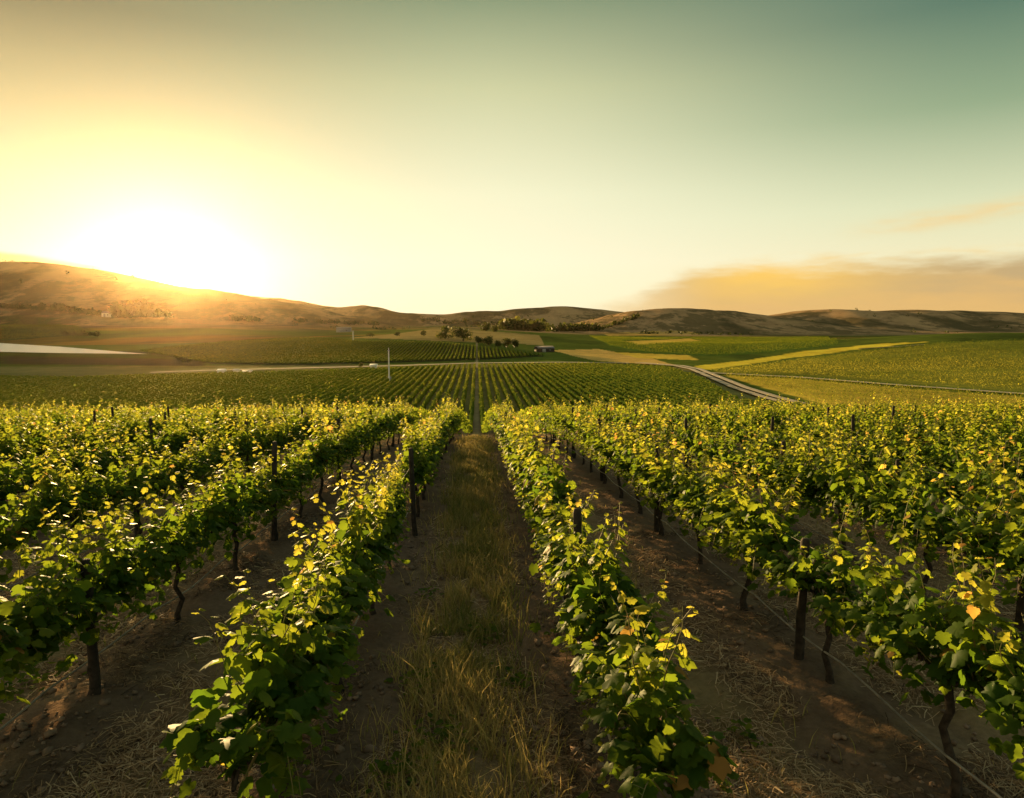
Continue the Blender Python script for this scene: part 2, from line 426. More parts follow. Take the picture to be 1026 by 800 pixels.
field('left_upper', (0.05, 0.08, 0.025), (0, 316), (60, 320), (90, 334), (0, 342))
field('left_tan', (0.26, 0.2, 0.1), (0, 311), (110, 317), (240, 326), (240, 329), (90, 322), (0, 314))
field('tan_a', (0.7, 0.44, 0.12), (553, 351), (600, 350), (650, 358), (680, 367), (600, 362))
field('tan_mid', (0.40, 0.28, 0.10), (400, 334), (440, 330), (540, 336), (545, 346), (440, 342), (350, 339))
field('green_a', (0.10, 0.15, 0.025), (590, 337), (830, 337), (840, 346), (720, 357), (650, 354), (610, 347))
field('gold_b', (0.8, 0.52, 0.08), (615, 353), (690, 356), (700, 361), (640, 359))
field('gold_c', (0.7, 0.42, 0.10), (600, 334), (700, 333.5), (700, 335.5), (610, 336.5))
field('gold_a', (0.75, 0.48, 0.08), (622, 342), (690, 339), (705, 342), (640, 346))
field('hill_green', (0.25, 0.23, 0.035), (705, 373), (800, 361), (860, 353), (905, 348.5), (940, 344.5), (1026, 341), (1300, 341), (1300, 400), (1026, 393), (900, 384), (800, 376))
field('crest_sun_tint', (0.8, 0.58, 0.06), (695, 367), (800, 352.5), (880, 344.5), (930, 342.5), (860, 350), (790, 359), (705, 371))  # sunlit crest of the hill put into the ground colour
field('foot_gold', (0.6, 0.42, 0.06), (722, 376), (800, 380), (900, 389), (1026, 398), (1200, 404), (1200, 418), (1000, 412), (840, 410), (806, 400), (770, 390))
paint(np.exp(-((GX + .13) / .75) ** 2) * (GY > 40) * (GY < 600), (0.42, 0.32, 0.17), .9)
vr = fbm(GX / 5, GY / 5, 3, 400)
C *= (1 + 0.25 * np.clip(vr, -0.6, 0.8))[..., None]
ny, nx = GX.shape
idx = np.arange(nx * ny).reshape(ny, nx)
fq = np.stack([idx[:-1, :-1], idx[:-1, 1:], idx[1:, 1:], idx[1:, :-1]], -1).reshape(-1, 4)
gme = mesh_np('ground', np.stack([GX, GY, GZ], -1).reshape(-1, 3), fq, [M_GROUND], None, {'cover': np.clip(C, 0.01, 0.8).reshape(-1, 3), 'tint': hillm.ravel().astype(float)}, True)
tag(obj('ground', gme), 'rolling ground from the bare vineyard soil out to dry hills', None, None, 'structure')
def G(x, y): return float(T(x, y))

# roads: strips laid along the land
def strip(name, pts, width, mat, lift=0.12, seg=6.0, off=0.0, label=None):
    pts = np.array(pts); L = np.r_[0, np.cumsum(np.hypot(*np.diff(pts, axis=0).T))]
    s = np.arange(0, L[-1], seg); px_ = np.interp(s, L, pts[:, 0]); py_ = np.interp(s, L, pts[:, 1])
    tx, ty = np.gradient(px_), np.gradient(py_); n = np.hypot(tx, ty); tx, ty = tx / n, ty / n
    V = []
    for w in np.linspace(-.5, .5, 5):
        a, b = px_ + ty * (off + w * width), py_ - tx * (off + w * width)
        V.append(np.c_[a, b, T(a, b) + lift - 0.06 * (abs(w) > 0.4)])
    V = np.stack(V, 1); m = V.shape[0]; ii = np.arange(m * 5).reshape(m, 5)
    F = np.stack([ii[:-1, :-1], ii[:-1, 1:], ii[1:, 1:], ii[1:, :-1]], -1).reshape(-1, 4)
    me = mesh_np(name, V.reshape(-1, 3), F, [mat])
    return tag(obj(name, me), label, None, None, 'structure')
M_ROAD = simple('pale_dirt', (0.42, 0.31, 0.19), (0.56, 0.43, 0.28), 0.4, 0.95, 0.3)
M_ROADC = simple('road_verge', (0.12, 0.1, 0.06), (0.2, 0.16, 0.09), 0.6, 0.95, 0.3)
rp = PP((150, 374), (200, 372), (300, 369.5), (400, 367), (470, 364.5), (560, 363.5), (640, 364.5))
strip('dirt_road', rp, 5.0, M_ROAD, 0.35, label='pale dirt farm road crossing the valley below the dark green slope')
rp2 = PP((640, 364.5), (680, 367.5), (697, 371), (716, 379), (742, 390), (770, 399), (800, 407), (850, 418))
strip('track', rp2, 2.6, M_ROAD, 0.6, off=-1.9, seg=2.5, label='left wheel track of the pale farm road climbing to the right')
strip('track', rp2, 2.6, M_ROAD, 0.6, off=1.9, seg=2.5, label='right wheel track of the pale farm road climbing to the right')
strip('path', PP((700, 374), (800, 379), (900, 387), (1026, 396), (1150, 403)), 3.5, M_ROAD, 0.5, seg=4, label='narrow pale path along the foot of the green hill')
strip('path', PP((860, 350), (905, 347.5), (930, 345.5)), 2.5, M_ROADC, 0.4, seg=4, label='short dark path just under the crest of the green hill')

# pond
pp = PP((-160, 343), (0, 345.5), (60, 348.5), (148, 355.6), (60, 355.2), (0, 354.2), (-160, 353))
m, t, o = new_mat('sheen_tinted_water'); b = pbsdf(t, 0.3, 1.0); b.inputs['Base Color'].default_value = (0.75, 0.76, 0.72, 1)
b.inputs['Metallic'].default_value = 0.5  # near-white, half-metal base stands in for the bright sky reflection
geo = t.nodes.new('ShaderNodeNewGeometry'); nw = noise(t, 0.9, 4, geo.outputs['Position']); bp = t.nodes.new('ShaderNodeBump')
bp.inputs['Strength'].default_value = 1.0; bp.inputs['Distance'].default_value = 0.35; t.links.new(nw.v, bp.inputs['Height']); t.links.new(bp.outputs[0], b.inputs['Normal']); t.links.new(b.outputs[0], o.inputs[0])
pz = max(G(*p) for p in pp) + 0.5
ctr = np.mean(pp, axis=0); nP = len(pp)
pv = [(p[0], p[1], pz) for p in pp] + [(ctr[0], ctr[1], pz)]
pf = np.array([[i, (i + 1) % nP, nP] for i in range(nP)])
tag(obj('water', mesh_np('water', pv, pf, [m])), 'long reservoir, bright sky reflection partly put into its colour, at the far left of the valley', None, None, 'structure')

# ------------------------------------------------------------------ leaves
_o = [(0.0, -.02), (.16, -.15), (.34, -.13), (.46, .02), (.55, .20), (.44, .29), (.57, .45), (.48, .62), (.30, .64), (.20, .84), (0.0, 1.0)]
_o = _o + [(-x, y) for x, y in _o[-2:0:-1]]
LT = np.array([(0, .32, 0)] + [(x, y, 0) for x, y in _o])
LT[:, 2] = 0.15 - 0.28 * np.abs(LT[:, 0]) - 0.22 * np.clip(LT[:, 1], 0, 1) ** 2 + .05 * np.sin(LT[:, 0] * 14) * np.abs(LT[:, 0])
NL = len(LT) - 1
LF = np.array([[0, i, i % NL + 1] for i in range(1, NL + 1)])
QT = np.array([(0, 0, 0), (.5, .35, -.05), (.3, .8, -.1), (0, 1, -.15), (-.3, .8, -.1), (-.5, .35, -.05)])
QF = np.array([[0, 1, 2, 3], [0, 3, 4, 5]])
def leaves(P_, tipd, nrm, size, tint, rg, tmpl=LT, tf=LF):
    n = len(P_); y = tipd / np.linalg.norm(tipd, axis=1, keepdims=True)
    x = np.cross(y, nrm); x /= np.linalg.norm(x, axis=1, keepdims=True) + 1e-9; z = np.cross(x, y)
    curl = rg.uniform(0.3, 1.9, n)
    V = P_[:, None] + size[:, None, None] * (x[:, None] * tmpl[None, :, 0:1] * rg.uniform(.85, 1.1, (n, 1, 1)) + y[:, None] * tmpl[None, :, 1:2] + z[:, None] * (tmpl[None, :, 2:3] * curl[:, None, None]))
    V += rg.normal(0, 0.02, V.shape) * size[:, None, None]
    F = (np.arange(n) * len(tmpl))[:, None, None] + tf[None]
    return V.reshape(-1, 3), F.reshape(-1, tf.shape[1]), np.repeat(tint, len(tmpl))

# ------------------------------------------------------------------ grapevines
def vine_parts(seed, half=1.0, full=1.0, shoots=24, drop=0.3):
    drop = min(.6, drop + .15)
    rg = np.random.default_rng(seed)
    b = Bag()
    h = 0.86
    pts = [(rg.normal(0, .02), rg.normal(0, .02), -0.12)]
    for zc in (0.0, .15, .32, .5, .66, .78, h):
        pts.append((rg.normal(0, .022), rg.normal(0, .03), zc))
    v, f = tube(pts, [.045, .05, .036, .033, .03, .032, .036, .03], 7); b.add(v, f)
    for s in (-1, 1):
        a = [(pts[-1][0], pts[-1][1], h - .03)]
        for q in (0.12, .35, .6, .85, 1.0): a.append((rg.normal(0, .015), s * q * half, h + .03 + rg.normal(0, .015)))
        v, f = tube(a, [.028, .024, .02, .017, .014, .008], 6); b.add(v, f)
    for k in range(14):                        # spurs and loose bark
        yy = rg.uniform(-half, half); v, f = tube([(0, yy, h), (rg.normal(0, .03), yy + rg.normal(0, .03), h + .09)], [.014, .008], 4); b.add(v, f)
    trunk = b.mesh('trunk', [M_BARK], True)
    fb = Bag(); P_, Tp, Nn, Sz, Ti, Or_ = [], [], [], [], [], []
    for k in range(shoots):
        y0 = -half + 2 * half * (k + rg.uniform(0.1, .9)) / shoots
        L = rg.uniform(0.55, 1.06) * full
        if rg.random() < 0.24: L *= 1.33
        side = rg.choice([-1, 1]); lean = side * rg.uniform(0.0, 0.36) ; leany = rg.normal(0, .2)
        low = rg.random() < drop
        pth = []
        for q in np.linspace(0, 1, 9):
            if low: zz = h + 0.05 + L * (0.40 * math.sin(q * 2.4) - 0.42 * q * q); xx = side * (0.05 + .29 * q ** .8)
            else: zz = h + 0.05 + L * q * (1 - 0.08 * q) ; xx = lean * q ** 1.2 + 0.03 * math.sin(q * 9 + k)
            pth.append((xx, y0 + leany * q + .03 * math.sin(7 * q + k * 2), zz))
        pth = np.array(pth)
        v, f = tube(pth, np.linspace(.0055, .0022, 9), 4); fb.add(v, f, 1)
        nl = int(L / 0.040)
        for j in range(nl):
            q = (j + rg.uniform(.2, .8)) / nl
            p = np.array([np.interp(q, np.linspace(0, 1, 9), pth[:, i]) for i in range(3)])
            an = rg.uniform(0, 2 * math.pi); od = np.array([math.cos(an) * 1.1, math.sin(an) * .8, rg.uniform(-.2, .5)])
            if abs(od[0]) > .2: od[0] = abs(od[0]) * (side if rg.random() < .6 else -side)
            s = (0.120 - 0.080 * max(0, q - 0.45) / .55) * rg.uniform(.6, 1.22)
            pet = p + od * s * rg.uniform(.4, .8)
            Or_.append(p); P_.append(pet); Tp.append(od + [0, 0, -rg.uniform(.3, 1.5) + .5 * q]); Nn.append(od * .7 + [rg.normal(0, .35), rg.normal(0, .35), .9]); Sz.append(s)
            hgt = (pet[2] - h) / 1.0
            tt = 0.08 + 0.5 * q ** 2 + 0.26 * hgt + rg.normal(0, .09)  # young tips paler; sunlight on the canopy top put into the tint by height
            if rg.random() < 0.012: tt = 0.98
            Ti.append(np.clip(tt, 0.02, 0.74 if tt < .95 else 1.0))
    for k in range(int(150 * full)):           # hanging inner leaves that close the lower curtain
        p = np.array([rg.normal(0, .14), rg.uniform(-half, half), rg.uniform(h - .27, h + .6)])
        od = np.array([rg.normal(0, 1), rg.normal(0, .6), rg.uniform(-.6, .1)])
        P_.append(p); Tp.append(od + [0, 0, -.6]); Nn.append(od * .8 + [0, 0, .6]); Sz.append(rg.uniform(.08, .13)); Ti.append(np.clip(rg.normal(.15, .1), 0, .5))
    A_ = np.array(Or_); B_ = np.array(P_)[:len(A_)]; wd = np.array([0.0016, 0.0016, 0])
    pv2 = np.stack([A_ - wd, A_ + wd, B_ + wd, B_ - wd], 1).reshape(-1, 3)
    fb.add(pv2, np.arange(len(pv2)).reshape(-1, 4), 1)                     # leaf stalks
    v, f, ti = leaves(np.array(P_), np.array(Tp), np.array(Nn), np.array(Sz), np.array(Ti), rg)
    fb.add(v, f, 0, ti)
    return trunk, fb.mesh('foliage', [M_LEAF, M_SHOOT])
KINDS = []
LOOK = ['bushy', 'tall', 'sparse', 'leafy', 'low', 'ragged', 'full', 'upright', 'loose', 'broad', 'shaggy', 'slim']
PAR = [(1.0, 26, .35), (1.12, 24, .2), (.95, 17, .25), (1.0, 28, .3), (.82, 24, .4), (1.02, 21, .45), (1.04, 30, .35), (1.08, 25, .12), (.95, 20, .5), (.98, 27, .5), (1.05, 23, .55), (1.0, 20, .1)]
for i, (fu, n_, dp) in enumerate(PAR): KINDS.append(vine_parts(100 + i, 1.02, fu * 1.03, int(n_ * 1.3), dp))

ORD = ['first', 'second', 'third', 'fourth', 'fifth', 'sixth', 'seventh', 'eighth', 'ninth', 'tenth', 'eleventh', 'twelfth', 'thirteenth', 'fourteenth', 'fifteenth', 'sixteenth', 'seventeenth', 'eighteenth', 'nineteenth', 'twentieth'] + ['twenty-' + q for q in ('first', 'second', 'third', 'fourth', 'fifth')]
def rowname(k): return (ORD[-k] + ' row left') if k <= 0 else (ORD[k - 1] + ' row right')
YEND = 37.5
START = {0: 4.5, 1: 4.3, 2: 4.45, -1: 4.5}
def edge_y(k):                                 # where a row enters the picture
    x = ROWX(k); return (x / 0.82) if x > 0 else (-x / 0.70)
spots = []
protos = {}
def put_vine(kind, x, y, flip, sc_, label):
    root = bpy.data.objects.new('grapevine', None); COL.objects.link(root)
    root.empty_display_size = 0.2
    root.location = (x, y, G(x, y) + 0.04); root.rotation_euler = (math.atan2(G(x, y + .5) - G(x, y - .5), 1.0), 0, 0)
    if flip: root.rotation_euler = (-root.rotation_euler[0], 0, math.pi)
    root.scale = (sc_[0], 1.0, sc_[1])
    tag(root, label, 'grapevine', 'grapevines trained in rows on the near slope')
    if kind not in protos:
        a = obj('trunk', KINDS[kind][0], root); c = obj('foliage', KINDS[kind][1], root); protos[kind] = (a, c)
    else:
        for p in protos[kind]:
            c = p.copy(); COL.objects.link(c); c.parent = root
vineYs = {}
for k in range(-12, 15):
    y = max(START.get(k, 0), 0)
    if y == 0:
        y = 4.5 + 2.0 * math.ceil(max(0, edge_y(k) - 1.0 - 4.5) / 2.0)
    n = 0
    while y < YEND:
        if k == 0 and abs(y - 12.5) < .2: y += 2.0; continue        # the gap where the tall post shows
        kd = random.randrange(len(KINDS))
        n += 1
        lab = '%s grapevine, %s from the near end of the %s of the grassy aisle' % (LOOK[kd], ORD[n - 1], rowname(k))
        hs = random.uniform(.93, 1.08); ws = .6 if k == 0 and 9.5 < y < 11.5 else random.uniform(.9, 1.2)
        if k == 0 and n < 3: kd = 6 + n * 3 - 3; hs = 1.04; lab = '%s grapevine, %s from the near end of the %s of the grassy aisle' % (LOOK[kd], ORD[n - 1], rowname(k))
        if k == 1 and n == 1: kd = 9; hs = .9; lab = 'broad grapevine, first from the near end of the first row right of the grassy aisle'
        put_vine(kd, ROWX(k) + random.gauss(0, .02), y + random.gauss(0, .06), random.random() < .5, (ws, hs), lab)
        vineYs.setdefault(k, []).append(y)
        y += 2.0

# ------------------------------------------------------------------ posts, hose and wire
def post_mesh(seed):
    rg = np.random.default_rng(seed); b = Bag()
    zs = [-.2, 0, .3, .7, 1.0, 1.35, 1.58, 1.62]; v, f = tube([(rg.normal(0, .004), rg.normal(0, .004), z) for z in zs], [.05, .052, .049, .047, .046, .046, .045, .036], 9)
    v[:, :2] += rg.normal(0, .0018, v[:, :2].shape)
    b.add(v, f); b.add(np.vstack([v[-9:], v[-9:].mean(0) + [0, 0, .008]]), np.array([[i, (i + 1) % 9, 9] for i in range(9)]))
    return b.mesh('trellis_post', [M_POST], False)
PM = [post_mesh(s) for s in range(4)]
for k in range(-9, 12):
    n = 0
    y = 6.9 if k > 0 else 6.5
    if k == 0: y = 12.75
    while y < 34:
        if y > edge_y(k) - 1.0:
            n += 1
            x = ROWX(k) + (.12 if k == 0 and n == 1 else 0); o = obj('trellis_post', PM[random.randrange(4)])
            o.location = (x + random.gauss(0, .02), y, G(x, y) + .03); o.rotation_euler = (random.gauss(0, .025), random.gauss(0, .025), random.uniform(0, 6.28)); o.scale = (1, 1, 1.06 if k == 0 else .86 if n == 1 and k != 1 else random.uniform(1.06, 1.16) + (.05 if k < 1 else 0))
            tag(o, 'dark wooden post, %s from near end of the %s of grassy aisle' % (ORD[n - 1], rowname(k)), 'post', 'wooden trellis posts in the vine rows')
        y += 6.0
M_CLIP = M_WIRE
for k in range(-3, 5):
    ys_ = np.arange(max(2.6 if k in (1, 2, 3) else 3.5, edge_y(k) - 2), YEND, 0.5)
    x = ROWX(k)
    sg = 0.012 * np.sin(ys_ * 2.1 + k)
    v, f = tube(np.c_[np.full(len(ys_), x - .05) + .02 * np.sin(ys_ * .9 + k), ys_, T(np.full(len(ys_), x), ys_) + .40 + sg - .04 * np.abs(np.sin(ys_ * math.pi / 2))], .010, 6)
    b = Bag(); b.add(v, f)
    tag(obj('drip_hose', b.mesh('drip_hose', [M_HOSE], True)), 'thin pale drip irrigation hose strung low along the %s of the grassy aisle' % rowname(k), 'hose', 'drip hoses along the rows')
    v, f = tube(np.c_[np.full(len(ys_), x + .03), ys_, T(np.full(len(ys_), x), ys_) + 1.32][ys_ > 4.9], .003, 4)
    b = Bag(); b.add(v, f)
    tag(obj('trellis_wire', b.mesh('trellis_wire', [M_WIRE], True)), 'steel trellis wire running through the leaves of the %s of the grassy aisle' % rowname(k), 'wire', 'trellis wires along the rows')

# ------------------------------------------------------------------ further vines as masses
def scatter_rows(name, ks, y0, y1, dens, size, label):
    P_, S_, Ti = [], [], []
    for k in ks:
        x = ROWX(k); lo = max(y0, abs(x) / .86 - 2); 
        if lo >= y1: continue
        n = int((y1 - lo) * dens); yy = rng.uniform(lo, y1, n); hh = 0.75 + 1.1 * rng.beta(1.7, 1.4, n) + 0.16 * np.sin(yy * 3.1 + k * 1.7) * rng.random(n)
        xx = x + rng.normal(0, .16, n)
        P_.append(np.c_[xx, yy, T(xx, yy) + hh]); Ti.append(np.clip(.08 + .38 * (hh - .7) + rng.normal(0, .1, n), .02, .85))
    P_ = np.vstack(P_); Ti = np.concatenate(Ti); n = len(P_)
    od = rng.normal(0, 1, (n, 3)); od[:, 2] = -np.abs(od[:, 2]) * .6
    nr = rng.normal(0, .6, (n, 3)); nr[:, 2] += .8
    v, f, ti = leaves(P_, od, nr, rng.uniform(.7, 1.3, n) * size, Ti, rng, QT, QF)
    return v, f, ti
def hedge(poly, ang, sp, seg, w=.62, hgt=1.75, origin=(0, 0), jit=1.0, tb=0.0):
    d = np.array([math.cos(ang), math.sin(ang)]); nn = np.array([-d[1], d[0]]); poly = np.array(poly)
    c = (poly - origin) @ nn; a = (poly - origin) @ d
    Vs, Fs, Ts, base = [], [], [], 0
    s = np.arange(a.min(), a.max(), seg)
    for j in range(int(math.ceil(c.min() / sp)), int(c.max() / sp) + 1):
        p = np.array(origin) + nn * (j * sp) + d * s[:, None]
        ok = inpoly(p[:, 0], p[:, 1], [tuple(q) for q in poly])
        if ok.sum() < 3: continue
        m_ = len(s); z = T(p[:, 0], p[:, 1])
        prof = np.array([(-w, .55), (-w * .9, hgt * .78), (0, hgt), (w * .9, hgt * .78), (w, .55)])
        jx = rng.normal(0, .09 * jit, (m_, 5)); jz = rng.normal(0, .13 * jit, (m_, 5))
        off = prof[None, :, 0] + jx; zz = z[:, None] + prof[None, :, 1] + jz
        V = np.stack([p[:, 0:1] + nn[0] * off, p[:, 1:2] + nn[1] * off, zz], -1)
        ii = base + np.arange(m_ * 5).reshape(m_, 5)
        F = np.stack([ii[:-1, :-1], ii[:-1, 1:], ii[1:, 1:], ii[1:, :-1]], -1)
        keep = ok[:-1] & ok[1:] & (rng.random(m_ - 1) > .03)
        F = F[keep].reshape(-1, 4)
        Vs.append(V.reshape(-1, 3)); Fs.append(F); base += m_ * 5
        tbv = tb(p[:, 0], p[:, 1]) if callable(tb) else tb
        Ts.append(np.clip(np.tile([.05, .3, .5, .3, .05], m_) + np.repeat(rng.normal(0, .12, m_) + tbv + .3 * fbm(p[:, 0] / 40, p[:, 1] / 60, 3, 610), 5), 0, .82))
    return np.vstack(Vs), np.vstack(Fs), np.concatenate(Ts)
def sprays(poly, ang, sp, dens, size, tb=0.0, origin=(0, 0), hgt=1.6, holes=()):
    """loose leaf sprays standing out of far rows"""
    d = np.array([math.cos(ang), math.sin(ang)]); nn = np.array([-d[1], d[0]]); poly = np.array(poly)
    c = (poly - origin) @ nn; a = (poly - origin) @ d; j0, j1 = math.ceil(c.min() / sp), int(c.max() / sp)
    n = int((j1 - j0 + 1) * (a.max() - a.min()) * dens)
    j = rng.integers(j0, j1 + 1, n); ss = rng.uniform(a.min(), a.max(), n)
    p = np.array(origin) + nn * (j * sp + rng.normal(0, .28, n))[:, None] + d * ss[:, None]
    ok = inpoly(p[:, 0], p[:, 1], [tuple(q) for q in poly])
    for h_ in holes: ok &= ~inpoly(p[:, 0], p[:, 1], [tuple(q) for q in h_])
    p = p[ok]; n = len(p); hh = hgt * rng.uniform(.35, 1.15, n)
    P_ = np.c_[p, T(p[:, 0], p[:, 1]) + hh]
    tbv = tb(p[:, 0], p[:, 1]) if callable(tb) else tb
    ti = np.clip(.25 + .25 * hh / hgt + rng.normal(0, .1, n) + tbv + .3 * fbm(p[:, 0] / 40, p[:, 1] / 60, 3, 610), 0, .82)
    od = rng.normal(0, 1, (n, 3)); nr = rng.normal(0, 1, (n, 3)) + [0, 0, .3]
    return leaves(P_, od, nr, rng.uniform(.7, 1.4, n) * size, ti, rng, QT, QF)
b = Bag()
def addv(r, m_=0): b.add(r[0], r[1], m_, r[2])
addv(scatter_rows('v', range(-38, 44), YEND + .6, 62, 95, .15, ''))
addv(scatter_rows('v', range(-60, 66), 62, 110, 28, .26, ''))
O_ = (ROW0, 0); UP = math.pi / 2
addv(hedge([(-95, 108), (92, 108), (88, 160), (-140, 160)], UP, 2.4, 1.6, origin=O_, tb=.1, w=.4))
VM = [(-150, 158), (92, 158), (70, 180), (84, 255), (90, 320), (56, 352), (0, 345), (-12, 338), (-84, 297), (-124, 281), (-150, 272)]
VL = [(-152, 158), (-152, 270), (-190, 276), (-300, 344), (-420, 344), (-420, 250), (-180, 158)]
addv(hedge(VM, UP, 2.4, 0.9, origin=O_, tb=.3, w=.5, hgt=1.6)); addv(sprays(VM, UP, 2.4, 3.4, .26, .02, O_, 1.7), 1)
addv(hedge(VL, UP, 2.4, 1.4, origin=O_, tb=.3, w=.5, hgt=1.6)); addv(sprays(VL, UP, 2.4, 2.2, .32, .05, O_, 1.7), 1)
addv(sprays(FIELDS['foot_gold'], R(8), 2.6, 4.0, .26, .22, hgt=1.3), 1)
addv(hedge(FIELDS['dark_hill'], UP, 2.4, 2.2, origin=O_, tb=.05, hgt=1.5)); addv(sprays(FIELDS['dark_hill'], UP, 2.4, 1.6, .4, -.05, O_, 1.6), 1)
addv(sprays(FIELDS['hill_green'], R(12), 3.6, 5.0, .27, lambda x, y: .28 - .42 * sstep(x, 275, 335) * sstep(y, 330, 400) + .45 * fbm((x + 2 * y) / 260, (y - .21 * x) / 26, 3, 630), hgt=1.1), 1)
HO = [FIELDS['gold_a'], FIELDS['gold_b'], FIELDS['gold_c']]
addv(sprays(FIELDS['green_a'], R(20), 4, 3.2, .36, -.12, hgt=1.2, holes=HO), 1)
addv(sprays(FIELDS['left_upper'], R(10), 4.5, 2.2, .5, -.1, hgt=1.3), 1)
tag(obj('vineyard', b.mesh('vineyard', [M_HEDGE, M_FAR])), 'further vine rows running down the slope, over the valley floor and up the hills', 'vineyard', None, 'stuff')

# ------------------------------------------------------------------ grass, straw and weeds on the near ground
def blades(P_, h, w, lean, tint, bend=.5):
    n = len(P_); an = rng.uniform(0, 2 * math.pi, n); fa = rng.uniform(0, 2 * math.pi, n)
    d = np.c_[np.cos(an), np.sin(an), np.zeros(n)] * (lean * h)[:, None]; s = np.c_[np.cos(fa), np.sin(fa), np.zeros(n)] * (w / 2)[:, None]
    up = np.c_[np.zeros(n), np.zeros(n), h]
    V = np.stack([P_ - s, P_ + s, P_ + up * .55 + d * .35 + s * .8, P_ + up * .55 + d * .35 - s * .8, P_ + up * (1 - bend * lean[:, None] * .3) + d], 1)
    F4 = (np.arange(n) * 5)[:, None] + np.array([0, 1, 2, 3]); F3 = (np.arange(n) * 5)[:, None] + np.array([3, 2, 4])
    return V.reshape(-1, 3), F4, F3, np.repeat(tint, 5)
def ground_pts(n, y0, y1, xf, keep=None):
    y = y0 + (y1 - y0) * rng.random(n) ** 1.25; x = xf(y, n); return np.c_[x, y, T(x, y) + fbm(x * 2.2, y * 2.2, 5, 90) * .075 + .0]
b = Bag()
n = 46000
pg = ground_pts(n, 2.2, 38, lambda y, n: -0.12 + rng.normal(0, .34, n) + .1 * np.sin(y * .7))
cl = fbm(pg[:, 0] * 3, pg[:, 1] * 1.6, 3, 700); pg = pg[cl > -.2]; n = len(pg)
pg[:, 2] += 0.0
gt = np.clip(rng.normal(.76, .2, n) - .28 * (fbm(pg[:, 0] * .9, pg[:, 1] * .7, 2, 720) > .12), 0, 1)
v, f4, f3, ti = blades(pg, rng.gamma(4, .036, n) + .05, rng.uniform(.004, .010, n) * (1 + pg[:, 1] / 14), rng.uniform(.1, .9, n), gt)
b.add(v, f4, 0, ti); b.f.setdefault(3, []).append(f3 + b.n - len(v)); b.m.setdefault(3, []).append(np.zeros(len(f3)))
# thinner growth in the other aisles and at the foot of the rows
n = 26000
y = 2.5 + 30 * rng.random(n) ** 1.2; k = rng.integers(-8, 9, n); x = ROW0 + SP * k + SP / 2 + rng.normal(0, .38, n)
sel = (x > -.8 * y - 1) & (x < .88 * y + 1) & (fbm(x * 1.3, y * .9, 3, 740) > .08) & (k != 0)
x, y = x[sel], y[sel]; n = len(x); pg = np.c_[x, y, T(x, y)]
v, f4, f3, ti = blades(pg, rng.gamma(3, .03, n) + .03, rng.uniform(.004, .009, n) * (1 + y / 14), rng.uniform(.2, 1, n), np.clip(rng.normal(.6, .25, n), 0, 1))
b.add(v, f4, 0, ti); b.f[3].append(f3 + b.n - len(v)); b.m[3].append(np.zeros(len(f3)))
tag(obj('grass', b.mesh('grass', [M_GRASS])), 'strip of half dry grass and weeds growing between the vine rows', 'grass', None, 'stuff')
b = Bag()
n = 260000
y = 2.2 + 20 * rng.random(n) ** 1.9; x = rng.uniform(-.82, .9, n) * (y + 1)
ph = (x - ROW0) / SP; d_ = np.abs(ph - np.round(ph)) * SP
sel = fbm(x * 1.4, y * 1.1, 3, 760) + .35 * sstep(d_, .3, .7) > rng.uniform(.0, .62, n)
x, y, d_ = x[sel], y[sel], d_[sel]; n = len(x)
z = T(x, y) + fbm(x * 2.2, y * 2.2, 5, 90) * .075 + .07 * np.exp(-(d_ / .35) ** 2) + rng.uniform(.008, .05, n)
an = rng.uniform(0, math.pi, n); L = rng.gamma(3, .030, n) + .03; w = rng.uniform(.0010, .0026, n) * (1 + y / 7)
dv = np.c_[np.cos(an), np.sin(an), rng.normal(0, .22, n)] * L[:, None] / 2; sv = np.c_[-np.sin(an), np.cos(an), rng.normal(0, .4, n)] * w[:, None]
Pm = np.c_[x, y, z]; md = Pm + np.c_[rng.normal(0, .01, n), rng.normal(0, .01, n), rng.uniform(0, .015, n)]
V = np.stack([Pm - dv - sv, Pm - dv + sv, md + sv, md - sv, Pm + dv + sv, Pm + dv - sv], 1)
F = np.concatenate([(np.arange(n) * 6)[:, None] + np.array([0, 1, 2, 3]), (np.arange(n) * 6)[:, None] + np.array([3, 2, 4, 5])])
b.add(V.reshape(-1, 3), F, 0, np.repeat(np.clip(rng.normal(.5, .25, n) - .35 * (d_ < .4), 0, 1), 6))
tag(obj('straw', b.mesh('straw', [M_STRAW])), 'dry straw, twigs and mown stalks littering the brown soil', 'straw', None, 'stuff')
b = Bag()
n = 9000
y = 2.3 + 13 * rng.random(n) ** 1.6; x = rng.uniform(-.82, .9, n) * (y + 1); ph = (x - ROW0) / SP; d_ = np.abs(ph - np.round(ph)) * SP
sel = (fbm(x * 1.1, y * 1.1, 3, 810) + .25 * (d_ < .9) > .1); x, y, d_ = x[sel], y[sel], d_[sel]; n = len(x)
OC = np.array([(1, 0, 0), (0, 1, 0), (-1, 0, 0), (0, -1, 0), (0, 0, .8), (0, 0, -.8), (.6, .6, .45), (-.6, .6, .5), (-.6, -.6, .45), (.6, -.6, .5)], float)
OF = np.array([(0, 6, 4), (6, 1, 4), (1, 7, 4), (7, 2, 4), (2, 8, 4), (8, 3, 4), (3, 9, 4), (9, 0, 4), (0, 1, 6), (1, 2, 7), (2, 3, 8), (3, 0, 9), (1, 0, 5), (2, 1, 5), (3, 2, 5), (0, 3, 5)])
r_ = rng.gamma(2.2, .0075, n) + .006
z = T(x, y) + fbm(x * 2.2, y * 2.2, 5, 90) * .075 + .07 * np.exp(-(d_ / .35) ** 2) - .05 * np.exp(-((d_ - .72) / .14) ** 2) + .02
V = OC[None] * r_[:, None, None] * rng.uniform(.6, 1.4, (n, 10, 1)) + np.c_[x, y, z][:, None]
b.add(V.reshape(-1, 3), ((np.arange(n) * 10)[:, None, None] + OF[None]).reshape(-1, 3))
